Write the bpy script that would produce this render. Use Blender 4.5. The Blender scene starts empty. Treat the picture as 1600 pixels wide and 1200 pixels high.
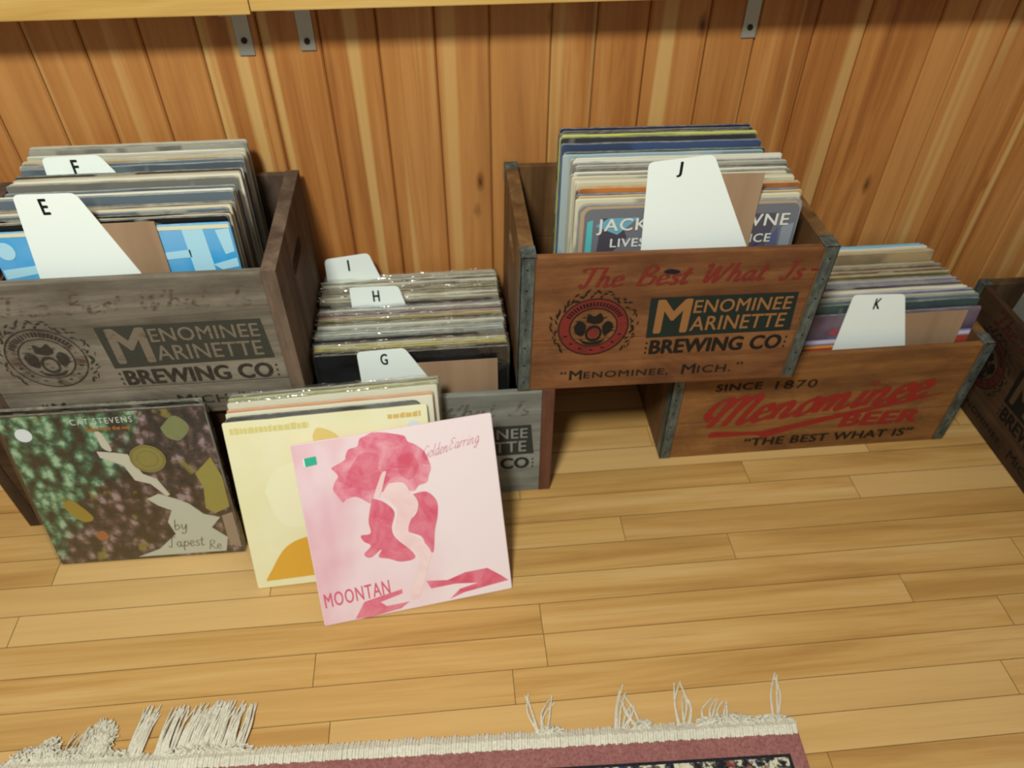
import bpy, bmesh, math, random
from mathutils import Matrix, Vector
R0 = random.Random(7)
sc = bpy.context.scene
COL = sc.collection

# ------------------------------------------------------------------ camera
f_px = 1181.09; cam_h = 1.1419; cam_y = -1.1706
pitch, yaw, roll = 0.7588, 0.0937, 0.0019
fw = Vector((math.sin(yaw)*math.cos(pitch), math.cos(yaw)*math.cos(pitch), -math.sin(pitch)))
rt = Vector((math.cos(yaw), -math.sin(yaw), 0)); up = rt.cross(fw)
c_, s_ = math.cos(roll), math.sin(roll)
rt, up = rt*c_ + up*s_, up*c_ - rt*s_
cd = bpy.data.cameras.new('camera'); cam = bpy.data.objects.new('camera', cd); COL.objects.link(cam)
cd.sensor_fit = 'HORIZONTAL'; cd.sensor_width = 36.0; cd.lens = f_px*36.0/1600.0
cd.clip_start = 0.02
cd.dof.use_dof = True; cd.dof.focus_distance = 0.78; cd.dof.aperture_fstop = 7.0   # the photo is a little out of focus
cam.matrix_world = Matrix(((rt.x, up.x, -fw.x, 0.0), (rt.y, up.y, -fw.y, cam_y), (rt.z, up.z, -fw.z, cam_h), (0, 0, 0, 1)))
sc.camera = cam
# ------------------------------------------------------------------ world, lights, exposure
w = bpy.data.worlds.new('world'); sc.world = w; w.use_nodes = True
w.node_tree.nodes['Background'].inputs[0].default_value = (1.0, 0.96, 0.86, 1)
w.node_tree.nodes['Background'].inputs[1].default_value = 0.25
def area(name, loc, size, power, col, target):
    l = bpy.data.lights.new(name, 'AREA'); l.shape = 'DISK'; l.size = size; l.energy = power; l.color = col
    o = bpy.data.objects.new(name, l); COL.objects.link(o); o.location = loc
    o.rotation_euler = (Vector(target) - Vector(loc)).to_track_quat('-Z', 'Y').to_euler()
area('ceiling_lamp', (-0.42, -1.55, 2.25), 0.32, 53, (0.97, 1.0, 0.90), (-0.05, -0.4, 0.1))
vs = sc.view_settings
vs.view_transform = 'Standard'; vs.look = 'None'; vs.exposure = 0.0; vs.gamma = 1.0; vs.use_curve_mapping = False

# ------------------------------------------------------------------ helpers
def lin(h):
    h = h.lstrip('#'); v = [int(h[i:i+2], 16)/255 for i in (0, 2, 4)]
    return tuple(x/12.92 if x <= .04045 else ((x+.055)/1.055)**2.4 for x in v) + (1.0,)

class MB:
    def __init__(s): s.v, s.f, s.m, s.t = [], [], [], []
    def face(s, idx, mat=0, tone=0.0): s.f.append(idx); s.m.append(mat); s.t.append(tone)
    def add(s, vs, fs, mat=0, tone=0.0):
        b = len(s.v); s.v += [tuple(v) for v in vs]
        for f in fs: s.face([b+i for i in f], mat, tone)
        return s
    def box(s, x0, y0, z0, x1, y1, z1, mat=0, tone=0.0, M=None):
        vs = [(x0,y0,z0),(x1,y0,z0),(x1,y1,z0),(x0,y1,z0),(x0,y0,z1),(x1,y0,z1),(x1,y1,z1),(x0,y1,z1)]
        if M: vs = [M @ Vector(v) for v in vs]
        return s.add(vs, [(3,2,1,0),(4,5,6,7),(0,1,5,4),(1,2,6,5),(2,3,7,6),(3,0,4,7)], mat, tone)
    def cbox(s, x0, y0, z0, x1, y1, z1, c=.002, mat=0, tone=0.0):
        """box with chamfered edges"""
        bm = bmesh.new(); bmesh.ops.create_cube(bm, size=1)
        for v in bm.verts: v.co = Vector(((x0+x1)/2+v.co.x*(x1-x0), (y0+y1)/2+v.co.y*(y1-y0), (z0+z1)/2+v.co.z*(z1-z0)))
        bmesh.ops.bevel(bm, geom=bm.edges[:], offset=c, segments=2, affect='EDGES', profile=.6)
        return s.frombm(bm, mat, tone)
    def frombm(s, bm, mat=0, tone=0.0):
        bm.verts.index_update(); vs = [v.co[:] for v in bm.verts]; fs = [[v.index for v in f.verts] for f in bm.faces]; bm.free()
        return s.add(vs, fs, mat, tone)
    def cyl(s, p, axis, r, h, n=12, mat=0):
        a = Vector(axis).normalized(); q = a.to_track_quat('Z', 'Y').to_matrix(); p = Vector(p); vs = []
        for k in range(2):
            for i in range(n):
                t = 2*math.pi*i/n; vs.append(p + q @ Vector((r*math.cos(t), r*math.sin(t), h*k)))
        fs = [(i, (i+1) % n, n+(i+1) % n, n+i) for i in range(n)] + [tuple(range(n, 2*n)), tuple(range(n-1, -1, -1))]
        return s.add(vs, fs, mat)
    def tube(s, pts, r0, r1=None, n=5, mat=0):
        r1 = r0 if r1 is None else r1; pts = [Vector(p) for p in pts]; rings = []; L = len(pts)
        for i, p in enumerate(pts):
            d = (pts[min(i+1, L-1)] - pts[max(i-1, 0)]).normalized(); q = d.to_track_quat('Z', 'Y').to_matrix(); r = r0 + (r1-r0)*i/(L-1)
            rings.append([p + q @ Vector((r*math.cos(2*math.pi*k/n), r*math.sin(2*math.pi*k/n), 0)) for k in range(n)])
        fs = [(i*n+k, i*n+(k+1) % n, (i+1)*n+(k+1) % n, (i+1)*n+k) for i in range(L-1) for k in range(n)]
        fs += [tuple(range(n-1, -1, -1)), tuple((L-1)*n+k for k in range(n))]
        return s.add([v for r in rings for v in r], fs, mat)
    def mesh(s, name, mats):
        me = bpy.data.meshes.new(name); me.from_pydata(s.v, [], s.f); me.update()
        for m in (mats if isinstance(mats, (list, tuple)) else [mats]): me.materials.append(m)
        me.polygons.foreach_set('material_index', s.m)
        if any(s.t):
            a = me.attributes.new('tone', 'FLOAT', 'FACE'); a.data.foreach_set('value', s.t)
        return me
    def build(s, name, mats, parent=None):
        return link(name, s.mesh(name, mats), parent)
def link(name, me, parent=None):
    o = bpy.data.objects.new(name, me); COL.objects.link(o)
    if parent: o.parent = parent
    return o
def tag(o, label=None, cat=None, group=None, kind=None):
    for k, v in (('label', label), ('category', cat), ('group', group), ('kind', kind)):
        if v: o[k] = v
    return o
def empty(name, M, label, cat, group=None):
    o = bpy.data.objects.new(name, None); COL.objects.link(o); o.matrix_world = M; o.empty_display_size = .05
    return tag(o, label, cat, group)

# ------------------------------------------------------------------ materials
def new_mat(name):
    m = bpy.data.materials.new(name); m.use_nodes = True; nt = m.node_tree
    return m, nt, nt.nodes['Principled BSDF']
def N(nt, t, **kw):
    n = nt.nodes.new(t)
    for k, v in kw.items():
        if k.startswith('i_'): n.inputs[k[2:].replace('_', ' ')].default_value = v
        else: setattr(n, k, v)
    return n
def ramp(nt, fac, stops):
    r = nt.nodes.new('ShaderNodeValToRGB'); e = r.color_ramp.elements
    while len(e) < len(stops): e.new(.5)
    for el, (p, c) in zip(e, stops): el.position = p; el.color = c if len(c) == 4 else tuple(c)+(1,)
    nt.links.new(fac, r.inputs[0]); return r.outputs[0]
def mixc(nt, a, b, fac, mode='MIX'):
    m = nt.nodes.new('ShaderNodeMix'); m.data_type = 'RGBA'; m.blend_type = mode
    for s, v in ((m.inputs[6], a), (m.inputs[7], b), (m.inputs[0], fac)):
        if isinstance(v, (tuple, float, int)): s.default_value = v
        else: nt.links.new(v, s)
    return m.outputs[2]
def coords(nt, scale, obj=True, off=None):
    tc = nt.nodes.new('ShaderNodeTexCoord'); v = tc.outputs['Object']
    if off is not None:
        a = nt.nodes.new('ShaderNodeVectorMath'); a.operation = 'ADD'; nt.links.new(v, a.inputs[0]); nt.links.new(off, a.inputs[1]); v = a.outputs[0]
    m = nt.nodes.new('ShaderNodeMapping'); m.inputs['Scale'].default_value = scale; nt.links.new(v, m.inputs[0]); return m.outputs[0]
def noise(nt, vec, scale=1., detail=4., rough=.55, dist=0.):
    n = nt.nodes.new('ShaderNodeTexNoise'); n.inputs['Scale'].default_value = scale; n.inputs['Detail'].default_value = detail
    n.inputs['Roughness'].default_value = rough; n.inputs['Distortion'].default_value = dist; nt.links.new(vec, n.inputs['Vector']); return n.outputs['Fac']
def bump(nt, b, h, strength=.3, dist=.001):
    n = nt.nodes.new('ShaderNodeBump'); n.inputs['Strength'].default_value = strength; n.inputs['Distance'].default_value = dist
    nt.links.new(h, n.inputs['Height']); nt.links.new(n.outputs[0], b.inputs['Normal'])
def tone_offset(nt, k=7.):
    a = nt.nodes.new('ShaderNodeAttribute'); a.attribute_name = 'tone'
    m = nt.nodes.new('ShaderNodeVectorMath'); m.operation = 'SCALE'; m.inputs[0].default_value = (3.1, 5.7, 9.3); nt.links.new(a.outputs['Fac'], m.inputs['Scale'])
    m2 = nt.nodes.new('ShaderNodeVectorMath'); m2.operation = 'SCALE'; m2.inputs['Scale'].default_value = k; nt.links.new(m.outputs[0], m2.inputs[0])
    return a.outputs['Fac'], m2.outputs[0]

def flat(name, col, rough=.6, metal=0., spec=.3):
    m, nt, b = new_mat(name); b.inputs['Base Color'].default_value = col if isinstance(col, tuple) else lin(col)
    b.inputs['Roughness'].default_value = rough; b.inputs['Metallic'].default_value = metal; b.inputs['Specular IOR Level'].default_value = spec; return m

def wood(name, dark, mid, light, along, rough=.5, spec=.3, stain=None, stain_amt=.0, grain=1., knots=False, sap=None, toned=False, fine=1.):
    """procedural board: streaks running along axis 'x','y' or 'z'"""
    m, nt, b = new_mat(name); off = None; tf = None
    if toned: tf, off = tone_offset(nt)
    def sc3(across, alng): return tuple(alng if a == along else across for a in 'xyz')
    n1 = noise(nt, coords(nt, sc3(26*fine, 1.6*fine), off=off), 1., 5., .6, .6)
    col = ramp(nt, n1, [(.28, lin(dark)), (.5, lin(mid)), (.72, lin(light))])
    n2 = noise(nt, coords(nt, sc3(190*fine, 5*fine), off=off), 1., 3., .6)
    col = mixc(nt, col, lin(dark), ramp(nt, n2, [(.5, (0,0,0)), (.8, (.55*grain,)*3)]))
    if sap:
        n3 = noise(nt, coords(nt, sc3(27, .5), off=off), 1., 2., .4)
        col = mixc(nt, col, lin(sap), ramp(nt, n3, [(.57, (0,0,0)), (.63, (.75,)*3)]))
    if tf is not None:
        col = mixc(nt, col, lin(dark), ramp(nt, tf, [(.0, (0,0,0)), (.3, (0,0,0)), (.45, (.32,)*3), (.6, (.05,)*3), (1., (.0,)*3)]))
        col = mixc(nt, col, lin(light), ramp(nt, tf, [(.6, (0,0,0)), (.95, (.6,)*3)]))
    if knots:
        vo = nt.nodes.new('ShaderNodeTexVoronoi'); vo.feature = 'F1'; vo.inputs['Scale'].default_value = 1.; vo.inputs['Randomness'].default_value = 1.
        nt.links.new(coords(nt, sc3(10.5, 4.2), off=off), vo.inputs['Vector'])
        wob = noise(nt, coords(nt, sc3(60, 40), off=off), 1., 2.)
        ad = nt.nodes.new('ShaderNodeMath'); ad.operation = 'MULTIPLY_ADD'; nt.links.new(wob, ad.inputs[0]); ad.inputs[1].default_value = .05; nt.links.new(vo.outputs['Distance'], ad.inputs[2])
        col = mixc(nt, col, lin('#4a2208'), ramp(nt, ad.outputs[0], [(.058, (.9,)*3), (.072, (.6,)*3), (.13, (0,0,0))]))
    if stain:
        n4 = noise(nt, coords(nt, sc3(16, 7)), 1., 6., .7, .3)
        col = mixc(nt, col, lin(stain), ramp(nt, n4, [(.42, (0,0,0)), (.68, (stain_amt,)*3)]))
    nt.links.new(col, b.inputs['Base Color']); b.inputs['Roughness'].default_value = rough; b.inputs['Specular IOR Level'].default_value = spec
    bump(nt, b, n2, .25, .0008); return m

M_wall = wood('knotty_pine_wall', '#8a5126', '#b0743c', '#c18a50', 'z', .42, .35, knots=True, sap='#cfaa6c', toned=True)
M_floor = wood('maple_strip_floor', '#a3783f', '#c2985b', '#d0ab72', 'x', .3, .45, toned=True, fine=.8, grain=.9)
M_gap = flat('floor_seam', '#6a4a26', .8)
M_shelf = wood('pale_pine_shelf', '#b58c48', '#c9a25c', '#d4b474', 'x', .4)

def ink(name, col, worn, scale=70., soft=.12, rough=.7):
    """printed paint; where it has worn off the board shows through"""
    m, nt, b = new_mat(name); b.inputs['Base Color'].default_value = lin(col); b.inputs['Roughness'].default_value = rough; b.inputs['Specular IOR Level'].default_value = .2
    n = noise(nt, coords(nt, (scale*.5, scale, scale)), 1., 5., .75)
    fac = ramp(nt, n, [(max(0, .5+worn*.5-.35-soft), (0,0,0)), (.5+worn*.5-.35+soft, (1,1,1))])
    tr = nt.nodes.new('ShaderNodeBsdfTransparent'); mx = nt.nodes.new('ShaderNodeMixShader')
    nt.links.new(fac, mx.inputs[0]); nt.links.new(tr.outputs[0], mx.inputs[1]); nt.links.new(b.outputs[0], mx.inputs[2])
    nt.links.new(mx.outputs[0], nt.nodes['Material Output'].inputs[0]); return m

# record sleeves: one face material and one edge material that take the object's own colour
def sleeve_face():
    m, nt, b = new_mat('sleeve_face'); oi = nt.nodes.new('ShaderNodeObjectInfo')
    sc_ = nt.nodes.new('ShaderNodeVectorMath'); sc_.operation = 'SCALE'; sc_.inputs[0].default_value = (13, 29, 47); nt.links.new(oi.outputs['Random'], sc_.inputs['Scale'])
    n = noise(nt, coords(nt, (7, 7, 9), off=sc_.outputs[0]), 1., 3., .5)
    col = mixc(nt, oi.outputs['Color'], (.03, .03, .04, 1), ramp(nt, n, [(.52, (0,0,0)), (.6, (.45,)*3)]))
    n2 = noise(nt, coords(nt, (11, 11, 6), off=sc_.outputs[0]), 1., 2., .5)
    col = mixc(nt, col, lin('#c9c6b4'), ramp(nt, n2, [(.6, (0,0,0)), (.64, (.45,)*3)]))
    nt.links.new(col, b.inputs['Base Color']); b.inputs['Roughness'].default_value = .4; b.inputs['Specular IOR Level'].default_value = .35; return m
def sleeve_edge():
    m, nt, b = new_mat('sleeve_edge'); oi = nt.nodes.new('ShaderNodeObjectInfo')
    n = noise(nt, coords(nt, (60, 400, 60)), 1., 4., .7)
    col = mixc(nt, oi.outputs['Color'], lin('#c8c3ae'), ramp(nt, n, [(.42, (.12,)*3), (.72, (.6,)*3)]))
    n2 = noise(nt, coords(nt, (14, 90, 14)), 1., 3., .6)
    col = mixc(nt, col, lin('#3b352c'), ramp(nt, n2, [(.6, (0,0,0)), (.8, (.35,)*3)]))
    nt.links.new(col, b.inputs['Base Color']); b.inputs['Roughness'].default_value = .65; return m
def flat_sleeve():
    m, nt, b = new_mat('plain_sleeve_face'); oi = nt.nodes.new('ShaderNodeObjectInfo')
    n = noise(nt, coords(nt, (9, 9, 9)), 1., 3., .5)
    col = mixc(nt, oi.outputs['Color'], (1, 1, 1, 1), ramp(nt, n, [(.4, (0,0,0)), (.8, (.22,)*3)]))
    nt.links.new(col, b.inputs['Base Color']); b.inputs['Roughness'].default_value = .38; b.inputs['Specular IOR Level'].default_value = .4; return m
M_face, M_edge, M_plain = sleeve_face(), sleeve_edge(), flat_sleeve()
def clear_plastic(name='clear_outer_sleeve', lo=.035, hi=.5, rough=.16):
    m, nt, b = new_mat(name); gl = nt.nodes.new('ShaderNodeBsdfGlossy'); gl.inputs['Roughness'].default_value = rough; gl.inputs['Color'].default_value = (1, 1, 1, 1)
    tr = nt.nodes.new('ShaderNodeBsdfTransparent'); tr.inputs[0].default_value = (.97, .97, .96, 1); mx = nt.nodes.new('ShaderNodeMixShader')
    lw = nt.nodes.new('ShaderNodeLayerWeight'); lw.inputs[0].default_value = .25
    n = noise(nt, coords(nt, (50, 50, 50)), 1., 3., .6); bp = nt.nodes.new('ShaderNodeBump'); bp.inputs['Strength'].default_value = .8; bp.inputs['Distance'].default_value = .004
    nt.links.new(n, bp.inputs['Height']); nt.links.new(bp.outputs[0], gl.inputs['Normal'])
    f = ramp(nt, lw.outputs['Facing'], [(.0, (lo,)*3), (1., (hi,)*3)])
    nt.links.new(f, mx.inputs[0]); nt.links.new(tr.outputs[0], mx.inputs[1]); nt.links.new(gl.outputs[0], mx.inputs[2]); nt.links.new(mx.outputs[0], nt.nodes['Material Output'].inputs[0]); return m
M_clear = clear_plastic()
M_glint = clear_plastic('glint_bead', .3, .6, .2)
M_card = flat('white_divider_card', '#edf5f2', .5)
M_board = wood('brown_cardboard', '#8a6f56', '#9f8268', '#aa8d73', 'z', .8, .1, grain=.2, fine=.3)
M_black = flat('black_lettering', '#131313', .5)
M_zinc = flat('galvanized_strap', '#6f7a76', .5, .55)
def zinc():
    m, nt, b = new_mat('weathered_zinc'); n = noise(nt, coords(nt, (70, 70, 25)), 1., 5., .7)
    col = ramp(nt, n, [(.3, lin('#343a38')), (.5, lin('#535d5b')), (.72, lin('#7b8784'))])
    nt.links.new(col, b.inputs['Base Color']); b.inputs['Metallic'].default_value = .4; b.inputs['Roughness'].default_value = .5; return m
M_zinc = zinc()
M_steel = flat('bracket_steel', '#a9aaa4', .4, .6)
M_dark = flat('dark_screw', '#2a2420', .5, .4)

# ------------------------------------------------------------------ lettering
def text2d(body, bold=0., shear=0., space=1., res=3):
    bw, bold = bold, 0.
    c = bpy.data.curves.new('lettering', 'FONT'); c.body = body; c.size = 1; c.offset = bold; c.shear = shear; c.space_character = space; c.resolution_u = res; c.fill_mode = 'BOTH'
    o = bpy.data.objects.new('lettering', c); COL.objects.link(o)
    dg = bpy.context.evaluated_depsgraph_get(); me = bpy.data.meshes.new_from_object(o.evaluated_get(dg))
    vs = [(v.co.x, v.co.y) for v in me.vertices]; fs = [tuple(p.vertices) for p in me.polygons]
    bpy.data.objects.remove(o); bpy.data.curves.remove(c); bpy.data.meshes.remove(me)
    V, F = [], []
    for k, (dx, dy) in enumerate(((0, 0), (1, .3), (-1, .3), (.5, -.5), (-.5, -.5), (0, .6)) if bw else ((0, 0),)):
        b = len(V); V += [(x+dx*bw, y+dy*bw, k*6e-6) for x, y in vs]; F += [tuple(b+i for i in f) for f in fs]
    return fit2d(V, F)
def fit2d(vs, fs):
    x0, x1 = min(v[0] for v in vs), max(v[0] for v in vs); y0, y1 = min(v[1] for v in vs), max(v[1] for v in vs)
    return [((v[0]-x0)/(x1-x0), (v[1]-y0)/(y1-y0), v[2] if len(v) > 2 else 0.) for v in vs], fs
def catmull(P, n=6):
    if len(P) < 3: return P
    Q = [P[0]] + list(P) + [P[-1]]; out = []
    for i in range(1, len(Q)-2):
        a, b, c, d = Q[i-1], Q[i], Q[i+1], Q[i+2]
        for k in range(n):
            t = k/n; out.append(tuple(.5*((2*b[j]) + (c[j]-a[j])*t + (2*a[j]-5*b[j]+4*c[j]-d[j])*t*t + (-a[j]+3*b[j]-3*c[j]+d[j])*t**3) for j in (0, 1)))
    out.append(P[-1]); return out
GL = {
 'a': (1.0, [[(.66,.85),(.35,1),(.06,.5),(.3,0),(.58,.3),(.66,1)], [(.66,1),(.64,.3),(.8,0),(1.,.25)]]),
 'b': (.9, [[(.15,1.9),(.1,.2),(.35,0),(.7,.45),(.45,.95),(.15,.6)]]),
 'd': (1.0, [[(.66,.85),(.35,1),(.06,.5),(.3,0),(.6,.3),(.68,1.9)], [(.68,1.9),(.64,.3),(.8,0),(1.,.25)]]),
 'e': (.85, [[(.05,.45),(.6,.65),(.45,1),(.15,.9),(.05,.4),(.3,0),(.8,.25)]]),
 'g': (1.0, [[(.66,.85),(.35,1),(.06,.5),(.3,0.05),(.6,.35),(.68,1)], [(.68,1),(.62,-.5),(.3,-.8),(.1,-.5),(.95,.2)]]),
 'h': (1.05, [[(.2,1.9),(.1,0)], [(.12,.5),(.4,1),(.65,.75),(.62,.1),(.8,0),(1.,.2)]]),
 'i': (.55, [[(.2,1),(.15,.2),(.3,0),(.5,.2)], [(.24,1.35),(.27,1.5)]]),
 'l': (.55, [[(.25,1.9),(.15,.3),(.3,0),(.55,.25)]]),
 'm': (1.6, [[(.1,1),(.06,0)], [(.08,.5),(.35,1),(.55,.75),(.52,0)], [(.54,.5),(.82,1),(1.05,.75),(1.02,.15),(1.2,0),(1.5,.25)]]),
 'n': (1.1, [[(.1,1),(.06,0)], [(.08,.5),(.38,1),(.62,.75),(.58,.15),(.75,0),(1.05,.25)]]),
 'o': (.85, [[(.4,1),(.08,.65),(.12,.1),(.4,0),(.7,.4),(.6,.9),(.4,1),(.8,.8)]]),
 'r': (.75, [[(.1,1),(.06,0)], [(.08,.5),(.35,.98),(.65,.85)]]),
 's': (.7, [[(.55,.85),(.35,1),(.15,.75),(.5,.35),(.4,0),(.05,.12)]]),
 't': (.65, [[(.3,1.6),(.2,.2),(.4,0),(.6,.2)], [(.0,1.05),(.6,1.1)]]),
 'p': (.95, [[(.15,1),(.05,-.8)], [(.12,.6),(.45,1),(.75,.6),(.5,.05),(.12,.25)]]),
 'y': (.95, [[(.08,1),(.15,.2),(.4,.1),(.65,.9)], [(.68,1),(.55,-.5),(.2,-.8),(.05,-.5)]]),
 'M': (2.3, [[(.35,.55),(.05,.9),(.15,1.6),(.6,1.8),(.7,1.3),(.5,0)], [(.68,1.0),(1.0,1.75),(1.3,1.7),(1.3,1.2),(1.15,0)], [(1.3,1.0),(1.65,1.75),(1.95,1.65),(1.9,1.1),(1.8,.2),(2.0,0),(2.3,.3)]]),
 'T': (1.3, [[(.0,1.5),(.2,1.8),(1.3,1.85)], [(.7,1.8),(.55,.2),(.3,0),(.1,.3)]]),
 'B': (1.4, [[(.35,1.8),(.2,0)], [(.1,1.6),(.7,1.9),(1.,1.45),(.4,1.0)], [(.4,1.0),(1.1,.8),(.9,.05),(.1,.0)]]),
 'W': (1.9, [[(.0,1.6),(.25,1.8),(.3,.6),(.45,0),(.9,1.6)], [(.9,1.6),(1.0,.1),(1.15,.1),(1.7,1.85)]]),
 'I': (.9, [[(.2,1.7),(.9,1.85)], [(.6,1.8),(.45,.2),(.2,0),(.0,.25)]]),
 'G': (1.4, [[(1.1,1.6),(.7,1.9),(.15,1.2),(.3,.1),(.8,.05),(1.1,.8)], [(1.1,.8),(1.0,-.5),(.6,-.8),(.3,-.5)]]),
 'E': (1.2, [[(1.0,1.65),(.6,1.9),(.3,1.5),(.7,1.05)], [(.7,1.05),(.15,.7),(.3,.05),(1.1,.3)]]),
 'R': (1.3, [[(.3,1.85),(.15,0)], [(.2,1.7),(.7,1.9),(.95,1.4),(.35,.95)], [(.4,.95),(.7,.4),(1.2,0)]]),
 ' ': (.7, [])}
def script2d(body, nib=.12, ang=.5, shear=.3, thin=.35):
    vs, fs, x = [], [], 0.
    ca, sa = math.cos(ang), math.sin(ang)
    for ch in body:
        adv, strokes = GL[ch]
        for st in strokes:
            P = catmull(st); b = len(vs)
            for k, (px, py) in enumerate(P):
                q0 = P[max(0, k-1)]; q1 = P[min(len(P)-1, k+1)]; dx, dy = q1[0]-q0[0], q1[1]-q0[1]; l = math.hypot(dx, dy) or 1
                nx, ny = -dy/l, dx/l; wd = nib*(thin + (1-thin)*abs(nx*ca + ny*sa))
                for sgn in (1, -1):
                    X, Y = x+px+sgn*nx*wd, py+sgn*ny*wd; vs.append((X+shear*Y, Y, len(vs)*.9e-6))
            for k in range(len(P)-1): fs.append((b+2*k, b+2*k+1, b+2*k+3, b+2*k+2))
        x += adv
    return fit2d(vs, fs)
def place2d(mb, shape, u0, v0, u1, v1, y, mat=0, rise=0.):
    vs, fs = shape
    mb.add([(u0+(u1-u0)*a, y-d, v0+(v1-v0)*b+rise*a) for a, b, d in vs], fs, mat)
def poly(mb, pts, y, mat=0, tone=0.0):
    bm = bmesh.new(); V = [bm.verts.new((a, y, b)) for a, b in pts]
    F_ = bm.faces.new(V); F_.normal_update(); bmesh.ops.triangulate(bm, faces=bm.faces[:], ngon_method='EAR_CLIP'); mb.frombm(bm, mat, tone)
def smooth_poly(mb, pts, y, mat=0, n=5):
    Q = catmull(list(pts)+[pts[0]], n)[:-1]; poly(mb, Q, y, mat)
def disc(mb, cu, cv, ru, rv, y, mat=0, n=40, r0=0.):
    if r0 <= 0: poly(mb, [(cu+ru*math.cos(2*math.pi*i/n), cv+rv*math.sin(2*math.pi*i/n)) for i in range(n)], y, mat); return
    vs = []
    for i in range(n):
        t = 2*math.pi*i/n
        for k in (r0, 1): vs.append((cu+ru*k*math.cos(t), y, cv+rv*k*math.sin(t)))
    mb.add(vs, [(2*i, 2*i+1, (2*i+3) % (2*n), (2*i+2) % (2*n)) for i in range(n)], mat)

# ------------------------------------------------------------------ setting
WALL_Y = .03
def make_setting():
    edges = [-.5985,-.5213,-.4359,-.354,-.2663,-.1774,-.092,-.0054,.0774,.1732,.2432,.3241,.4195,.4974,.5921,.6774,.7964,.8512,.9175]
    x = edges[0]
    while x > -1.9: x -= .086; edges.insert(0, x)
    x = edges[-1]
    while x < 2.1: x += .086; edges.append(x)
    mb = MB(); r = random.Random(4); c = .0035
    for a, b in zip(edges, edges[1:]):
        t = .05 + .9*r.random(); g = .0006
        prof = [(a+g, WALL_Y+.006), (a+g, WALL_Y+c), (a+c, WALL_Y), (b-c, WALL_Y), (b-g, WALL_Y+c), (b-g, WALL_Y+.006)]
        vs = [(px, py, z) for z in (0, 1.9) for px, py in prof]
        mb.add(vs, [(i, i+1, 7+i, 6+i) for i in range(5)], 0, t)
    mb.add([(edges[0], WALL_Y+.006, 0), (edges[-1], WALL_Y+.006, 0), (edges[-1], WALL_Y+.006, 1.9), (edges[0], WALL_Y+.006, 1.9)], [(0, 1, 2, 3)], 1, .5)
    tag(mb.build('wall_back', [M_wall, flat('wall_groove', '#6b3a16', .8)]), kind='structure')
    mb = MB(); r = random.Random(11); W = .0552; y = -.0135 + 0*W
    y = -.5653 + 11*W
    while y > -2.3:
        x = -1.9 - r.random()*.6
        while x < 2.1:
            L = .35 + r.random()*.95; t = .04 + .95*r.random(); g = .0005
            x1 = x+L
            mb.add([(x+g, y-W+g, 0), (x1-g, y-W+g, 0), (x1-g, y-g, 0), (x+g, y-g, 0)], [(0, 1, 2, 3)], 0, t); x = x1
        y -= W
    mb.add([(-2.5, -2.4, -.003), (3.2, -2.4, -.003), (3.2, .05, -.003), (-2.5, .05, -.003)], [(0, 1, 2, 3)], 1, .5)
    tag(mb.build('floor', [M_floor, M_gap]), kind='structure')
make_setting()

def shelf(x0, x1, z, label):
    mb = MB(); mb.cbox(x0, -.047, z, x1, WALL_Y, z+.045, .002)
    tag(mb.build('shelf_board', M_shelf), label, 'shelf', 'pine shelf boards on the back wall')
shelf(-1.6, -.2535, .797, 'pale pine shelf board at the top left corner, left of the seam')
shelf(-.2525, 1.9, .8010, 'longer pale pine shelf board along the top of the wall, right of the seam')
def bracket(x, z0, z1, label, screws):
    r = empty('shelf_bracket', Matrix.Translation((x, WALL_Y, z0)), label, 'bracket', 'steel shelf brackets'); h = z1-z0; w = .0115
    mb = MB(); mb.cbox(-w, -.003, 0, w, -.0002, h-.003, .001); p = mb.build('wall_leg', M_steel, r)
    mb = MB(); mb.cbox(-w, -.071, h-.003, w, -.0002, h-.0002, .001); mb.build('shelf_leg', M_steel, r)
    for s in screws: MB().cyl((0, -.003, s), (0, -1, 0), .0045, .0018, 12).build('screw', M_dark, r)
bracket(-.288, .717, .797, 'grey steel angle bracket with two dark screws, left of the shelf seam', (.022, .066))
bracket(-.1965, .7215, .8010, 'second grey steel angle bracket, just right of the shelf seam', (.014,))
bracket(.484, .7195, .8010, 'lone grey steel angle bracket on the wall above the tall J record crate', (.016,))

# ------------------------------------------------------------------ crates
TH, FT, BT = .021, .012, .012
def crate_wood(name, d, m_, l, stain, amt, fine=1.):
    return (wood(name+'_front', d, m_, l, 'x', .68, .2, stain, amt, fine=fine), )
def end_panel(mb, x0, x1, D, H, hole=True):
    bm = bmesh.new(); out = [(0, 0), (D, 0), (D, H), (0, H)]
    lo = [bm.verts.new((x0, a, b)) for a, b in out]; ed = [bm.edges.new((lo[i], lo[(i+1) % 4])) for i in range(4)]
    if hole:
        cy, cz, hw, hr = D/2, H*.73, .03, .014; pts = []
        for i in range(9): t = -math.pi/2+math.pi*i/8; pts.append((cy+hw+hr*math.cos(t), cz+hr*math.sin(t)))
        for i in range(9): t = math.pi/2+math.pi*i/8; pts.append((cy-hw+hr*math.cos(t), cz+hr*math.sin(t)))
        hv = [bm.verts.new((x0, a, b)) for a, b in pts]; ed += [bm.edges.new((hv[i], hv[(i+1) % len(hv)])) for i in range(len(hv))]
    bmesh.ops.triangle_fill(bm, edges=ed, use_beauty=True)
    g = bmesh.ops.extrude_face_region(bm, geom=bm.faces[:])
    for e in g['geom']:
        if isinstance(e, bmesh.types.BMVert): e.co.x = x1
    bmesh.ops.recalc_face_normals(bm, faces=bm.faces[:]); mb.frombm(bm)
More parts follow.
